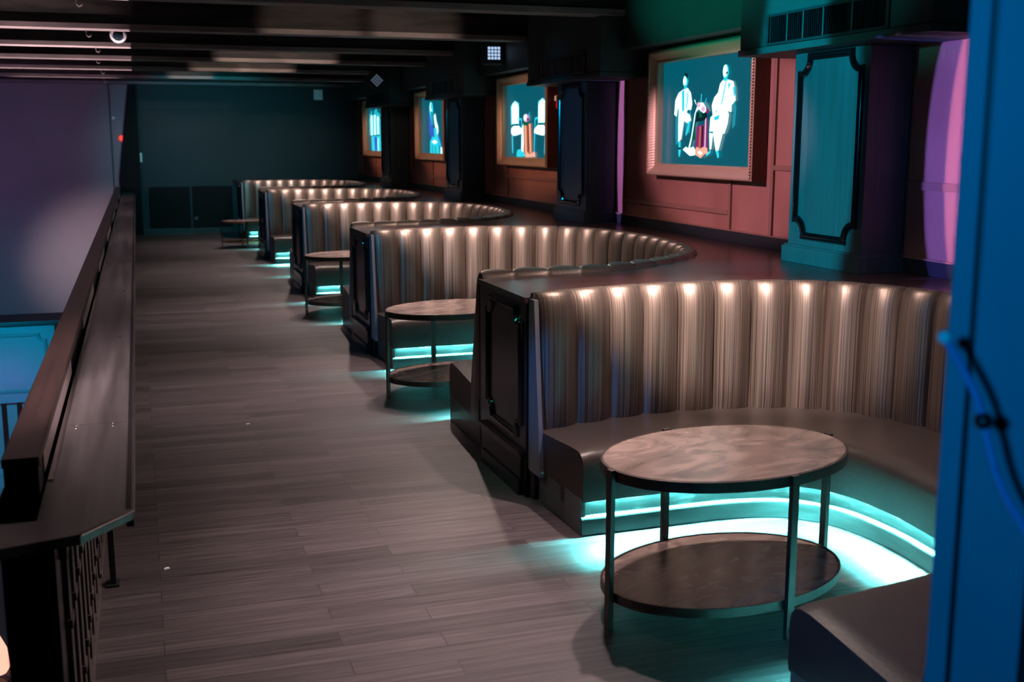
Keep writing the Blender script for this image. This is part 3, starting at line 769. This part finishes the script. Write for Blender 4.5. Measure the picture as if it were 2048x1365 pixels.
bm = bmesh.new(); box(bm, 4.28, 4.50, YB - .10, YB - .051, 3.24, 3.49, bev=.01)
tag(obj('wall_speaker', bm, M['white']), 'square pale speaker box high on the dark back wall', 'speaker')
bm = bmesh.new(); box(bm, .082, .13, YB - .02, YB - .001, 1.73, 1.95, bev=.004)
tag(obj('wall_plate', bm, M['white']), 'small pale vertical wall plate at the left edge of the back wall', 'wall plate')
bm = bmesh.new(); lathe(bm, [(.062, 0), (.07, -.02), (.05, -.04)], (-.31, YB - .002, 2.295), 'Y', 24)
tag(obj('red_beacon', bm, mat('red_beacon_glow', (.4, .02, .02), .4, emit=(1, .05, .03), es=.8)), 'small round red light on the far wall above the railing', 'light')
bm = bmesh.new(); box(bm, -.50, -.44, YB - .04, YB - .001, 2.74, 2.80, bev=.006)
tag(obj('wall_sensor', bm, M['white']), 'tiny white sensor on the far wall above the red light', 'sensor')
bm = bmesh.new(); box(bm, XW - .05, XW - .001, 14.24, 14.36, 2.66, 2.84, bev=.01)
st_ = obj('fire_strobe', bm, mat('strobe_red', (.5, .02, .05), .3)); tag(st_, 'small red fire alarm strobe between the two-chairs picture and its pillar', 'alarm')
bm = bmesh.new(); box(bm, XW - .075, XW - .0505, 14.26, 14.34, 2.76, 2.83, bev=.008)
sl = obj('lens', bm, M['white']); sl.parent = st_

pn = thing('back_wall_panel', 'low black panel pair on the dark back wall, left of the farthest sofa', 'wall panel', (1.2, YB - .03, 0.12))
bm = bmesh.new(); box(bm, .24, 1.19, YB - .045, YB - .021, .14, 1.13, bev=.006); obj('panel', bm, M['black'], pn)
bm = bmesh.new(); box(bm, 1.25, 2.2, YB - .045, YB - .021, .14, 1.14, bev=.006); obj('panel', bm, M['black'], pn)
bm = bmesh.new(); box(bm, 1.28, 1.36, YB - .052, YB - .0455, .32, .40, bev=.002); obj('socket', bm, M['slat'], pn)

# ------------------------------------------------------------------ lower floor: bar front and a lit lamp
br_ = thing('lower_bar', 'blue-lit bar front with moulded panel on the floor below, far left', 'bar', (-4, 20, -3.3))
obj('top', bbox(-9, -1.35, 19.95, 20.9, -.76, -.69, bev=.01), M['dark'], br_)
obj('front', bbox(-9, -1.45, 20.02, 20.8, -2.05, -.76), M['barblue'], br_)
bm = bmesh.new()
P = [(-z_, y_) for y_, z_ in [(0, 0)]]
mp_ = notched(-2.85, -1.62, -1.85, -.93, 0.09)
moulding(bm, mp_, 0, 0.055, 0.03)
for v in bm.verts: v.co = Vector((v.co.y, 20.02 + v.co.x, v.co.z))
obj('moulding', bm, M['barblue'], br_, smooth=True)
bm = bmesh.new(); moulding(bm, notched(-4.6, -3.1, -1.85, -.93, 0.09), 0, 0.055, 0.03)
for v in bm.verts: v.co = Vector((v.co.y, 20.02 + v.co.x, v.co.z))
obj('moulding', bm, M['barblue'], br_, smooth=True)
bm = bmesh.new(); x = -9.0
while x < -1.5:
    box(bm, x, x + .16, 20.1, 20.2, -3.3, -2.05, bev=.01); x += .24
obj('slatted_base', bm, M['voidwall'], br_)

lg = thing('table_lamp', 'softly glowing lamp on the floor below, cut by the bottom left corner', 'lamp', (-1.66, 12.1, -3.3))
bm = bmesh.new(); lathe(bm, [(.12, 0), (.12, .02), (.02, .04), (.02, .1)], (-1.66, 12.1, -3.3), 'Z', 20); obj('base', bm, M['steel'], lg)
bm = bmesh.new(); lathe(bm, [(.09, .1), (.13, .16), (.11, .35), (.05, .5), (.02, .54)], (-1.66, 12.1, -3.3), 'Z', 20)
obj('shade', bm, mat('lamp_shade_glow', (.8, .6, .5), .5, emit=(1, .42, .30), es=1.3), lg, smooth=True)

for x, y, lab in ((.72, 9.05, 'tiny white scrap of paper lying in the middle of the dark plank floor'), (.02, 6.0, 'tiny pale crumb on the floor just right of the balustrade foot')):
    bm = bmesh.new(); prism(bm, [(x, y), (x + .03, y + .008), (x + .024, y + .03), (x + .006, y + .022)], .0005, .006)
    tag(obj('paper_scrap', bm, M['white']), lab, 'litter')

# ------------------------------------------------------------------ foreground post with cord
post = thing('steel_post', 'blurred blue-lit steel post filling the right edge of the photo', 'post', (1.345, 1.53, 0))
th = math.radians(-40.7)
def rotz(bm, cx, cy, a):
    for v in bm.verts:
        x, y = v.co.x, v.co.y
        v.co.x = cx + x * math.cos(a) - y * math.sin(a); v.co.y = cy + x * math.sin(a) + y * math.cos(a)
PX, PYY = 1.269, 1.545      # left front corner of the post
bm = bmesh.new(); box(bm, .002, .036, .0, .12, 0, CEIL, bev=.003); rotz(bm, PX, PYY, th); obj('flange', bm, M['bluepost'], post)
bm = bmesh.new(); box(bm, .036, .044, .02, .12, 0, CEIL); rotz(bm, PX, PYY, th); obj('groove', bm, M['dark'], post)
bm = bmesh.new(); box(bm, .044, .150, .0, .12, 0, CEIL, bev=.004); rotz(bm, PX, PYY, th); obj('web', bm, M['bluepost'], post)
bm = bmesh.new(); box(bm, .150, .26, .03, .12, 0, CEIL); rotz(bm, PX, PYY, th); obj('return', bm, M['dark'], post)

cpts = [(1.152, 1.406, 1.955), (1.162, 1.398, 1.933), (1.181, 1.385, 1.895), (1.194, 1.375, 1.862), (1.2, 1.367, 1.832), (1.205, 1.36, 1.802), (1.213, 1.349, 1.757), (1.226, 1.338, 1.719), (1.242, 1.326, 1.686), (1.262, 1.312, 1.65), (1.31, 1.30, 1.60), (1.37, 1.30, 1.57), (1.43, 1.34, 1.56)]
c3 = catmull([Vector(p) for p in cpts], 0.01)
cd = thing('cord', 'blue cord with a dark knot draped in front of the blurred post', 'cord', cpts[0])
bm = bmesh.new(); tube(bm, c3, .0062, 10); obj('strand', bm, M['cord'], cd, smooth=True)
bm = bmesh.new(); bmesh.ops.create_icosphere(bm, subdivisions=3, radius=.014, matrix=Matrix.Translation((1.20, 1.366, 1.83))); obj('knot', bm, M['dark'], cd, smooth=True)
bm = bmesh.new(); bmesh.ops.create_icosphere(bm, subdivisions=3, radius=.011, matrix=Matrix.Translation(cpts[0])); obj('end_bead', bm, M['white'], cd, smooth=True)

# ------------------------------------------------------------------ lights
def aim(o, tgt):
    d = Vector(tgt) - Vector(o.location); o.rotation_euler = d.to_track_quat('-Z', 'Y').to_euler()
def spot(loc, tgt, power, col, size=60, blend=.5, rad=.05, sx=1, sy=1, name='spot_lamp'):
    l = bpy.data.lights.new(name, 'SPOT'); l.energy = power; l.color = col; l.spot_size = math.radians(size); l.spot_blend = blend; l.shadow_soft_size = rad
    o = bpy.data.objects.new(name, l); COL.objects.link(o); o.location = loc; aim(o, tgt); o.scale = (sx, sy, 1); return o
def point(loc, power, col, rad=.1):
    l = bpy.data.lights.new('lamp', 'POINT'); l.energy = power; l.color = col; l.shadow_soft_size = rad
    o = bpy.data.objects.new('lamp', l); COL.objects.link(o); o.location = loc; return o
WARM = (1.0, .77, .69); PINK = (1.0, .74, .76)
for k in range(5):
    dy = P5 * k; g = (1, 1, .9, .75, .45)[k]
    spot((2.9, 5.82 + dy, 3.5), (2.75, 5.55 + dy, .9), 430 * g, WARM, 124, .9, .04)
    spot((1.6, 4.4 + dy, 3.5), (3.45, 6.65 + dy, 1.16), 2100 * (g + .1), WARM, 44, .9, .03, 1, .42)
    spot((2.33, 5.75 + dy, 3.5), (1.3, 5.0 + dy, 0), 400 * g, PINK, 66, 1, .035)
# teal / blue washes
spot((-3.5, 8.4, 3.1), (4.97, 7.66, 2.35), 7500, (0.0, .60, .80), 26, .4, .05, .29, 1)
spot((-3.0, 7.6, 3.2), (4.75, 7.4, 3.35), 1100, (0.0, .62, .58), 20, .8, .05, 1, .5)
spot((-3.0, 9.5, 3.3), (5.0, 9.6, 3.75), 2300, (0.0, .85, .60), 22, .9, .05, 1.2, .6)
spot((-1.6, -1.0, 2.7), (1.35, 1.5, 1.9), 260, (0.0, .36, .95), 34, .5, .12)
spot((-1.6, 2.6, 2.3), (2.3, 6.3, .75), 600, (0.0, .26, .9), 9, .8, .05)
spot((-1.2, 1.4, 2.3), (2.3, 3.4, .3), 300, (0.0, .26, .9), 20, .8, .05)
for k in range(1, 4): spot((-2.0, 3.0 + P5 * k, 2.4), (2.3, 7.0 + P5 * k, .8), 420, (0.0, .42, .8), 22, .8, .05)
spot((1.2, 7.1, 3.4), (2.24, 7.0, 1.0), 60, (0.0, 1.0, .6), 24, .6, .25)
# pink wash and narrow violet shafts on the right wall
spot((1.8, 9.2, 3.0), (5.3, 9.5, 2.2), 560, (1.0, .55, .78), 50, .4, .05, 1.3, .58)
for k in range(1, 4): spot((2.0, 9.6 + PW * k, 3.0), (5.3, 9.8 + PW * k, 2.35), 230, (1.0, .50, .34), 50, .6, .05, 1.2, .6)
spot((2.2, 12.27, 2.2), (5.34, 12.27, 2.16), 1000, (.42, .28, 1.0), 34, .08, .01, .12, 1)
spot((2.2, 6.62, 2.2), (5.34, 6.62, 2.16), 900, (.20, .17, 1.0), 34, .08, .02, .26, 1)
spot((2.2, 6.42, 2.2), (5.34, 6.42, 2.16), 520, (1.0, .50, .85), 34, .1, .02, .24, 1)
# cool washes that only the glossy mouldings pick up
spot((-2.0, 10.4, 3.0), (4.97, 12.9, 2.2), 500, (0.0, .45, 1.0), 20, .8, .2, .5, 1)
spot((-2.0, 15.6, 3.0), (4.97, 18.3, 2.2), 320, (0.0, .5, .9), 20, .8, .2, .5, 1)
# uplights from the hall below: hit the ceiling only outside the handrail
for y in (9, 12.5, 16, 18.8, 22.6):
    spot((-1.30, y, -2.6), (-1.35, y + .2, 4), 3600, (1.0, .72, .76), 44, .5, .02)
spot((-1.30, 25.5, -2.6), (-1.35, 25.5, 4), 1800, (1.0, .72, .76), 24, .5, .02)
spot((-3.2, 20.0, -.6), (-.8, 29, -.9), 2600, (1.0, .66, .70), 27, 1, .3)
spot((-4.0, 18.0, 2.0), (-1.2, 29, 1.2), 480, (.75, .42, .75), 60, 1, .3)
spot((-5.0, 23.0, 1.0), (-2.2, 29, 1.5), 130, (.15, .2, .9), 70, 1, .3)
spot((-3.2, 16.0, .5), (-2.9, 20.0, -1.5), 900, (0.0, .55, .95), 60, .7, .1)
spot((-2.5, 17.0, -2.0), (-2.5, 20.1, -3.0), 40, (.5, .15, .9), 80, .7, .1)
# pink kicker along the drink shelf
spot((-1.2, 6.0, 3.9), (-.25, 6.0, 1.0), 420, PINK, 80, 1, .7)
spot((1.4, 5.0, 3.4), (-.39, 5.4, 1.07), 260, PINK, 44, .8, .05, 1, .13)
# teal wash on the back wall and warm light skimming the beams
spot((1.0, 22.0, 3.0), (2.0, 29, 1.7), 620, (0.0, .60, .75), 56, 1, .1)
for x, y, yt, p in ((1.9, 18.3, 20.1, 22), (2.9, 18.5, 20.1, 18), (1.6, 21.2, 22.9, 14), (2.5, 21.2, 22.9, 18), (1.2, 24.4, 25.9, 10), (2.2, 12.6, 14.7, 12), (3.5, 12.8, 14.7, 14)):
    spot((x, y, 3.74), (x, yt, 3.70), p * 5, (1.0, .76, .64), 40, .6, .03)

w = bpy.data.worlds.new('world'); sc.world = w; w.use_nodes = True
w.node_tree.nodes['Background'].inputs[0].default_value = (.004, .006, .010, 1)
w.node_tree.nodes['Background'].inputs[1].default_value = 1.0

# ------------------------------------------------------------------ camera
cam = bpy.data.cameras.new('camera'); co = bpy.data.objects.new('camera', cam); COL.objects.link(co)
F_PX = 2265.2
cam.sensor_fit = 'HORIZONTAL'; cam.sensor_width = 36.0; cam.lens = F_PX * 36 / 2048
yaw, pit = math.radians(18.129), math.radians(10.061)
fw = Vector((math.sin(yaw) * math.cos(pit), math.cos(yaw) * math.cos(pit), -math.sin(pit)))
co.location = (0, 0, 2.25); co.rotation_euler = fw.to_track_quat('-Z', 'Y').to_euler()
cam.clip_start = .05; cam.clip_end = 100
cam.dof.use_dof = True; cam.dof.focus_distance = 7.5; cam.dof.aperture_fstop = 2.8
sc.camera = co
sc.view_settings.view_transform = 'Standard'; sc.view_settings.look = 'None'; sc.view_settings.exposure = 0.2; sc.view_settings.gamma = 1
sc.view_settings.use_curve_mapping = False
sc.cycles.use_denoising = True
sc.cycles.sample_clamp_indirect = 6.0

sc.cycles.max_bounces = 5; sc.cycles.diffuse_bounces = 2
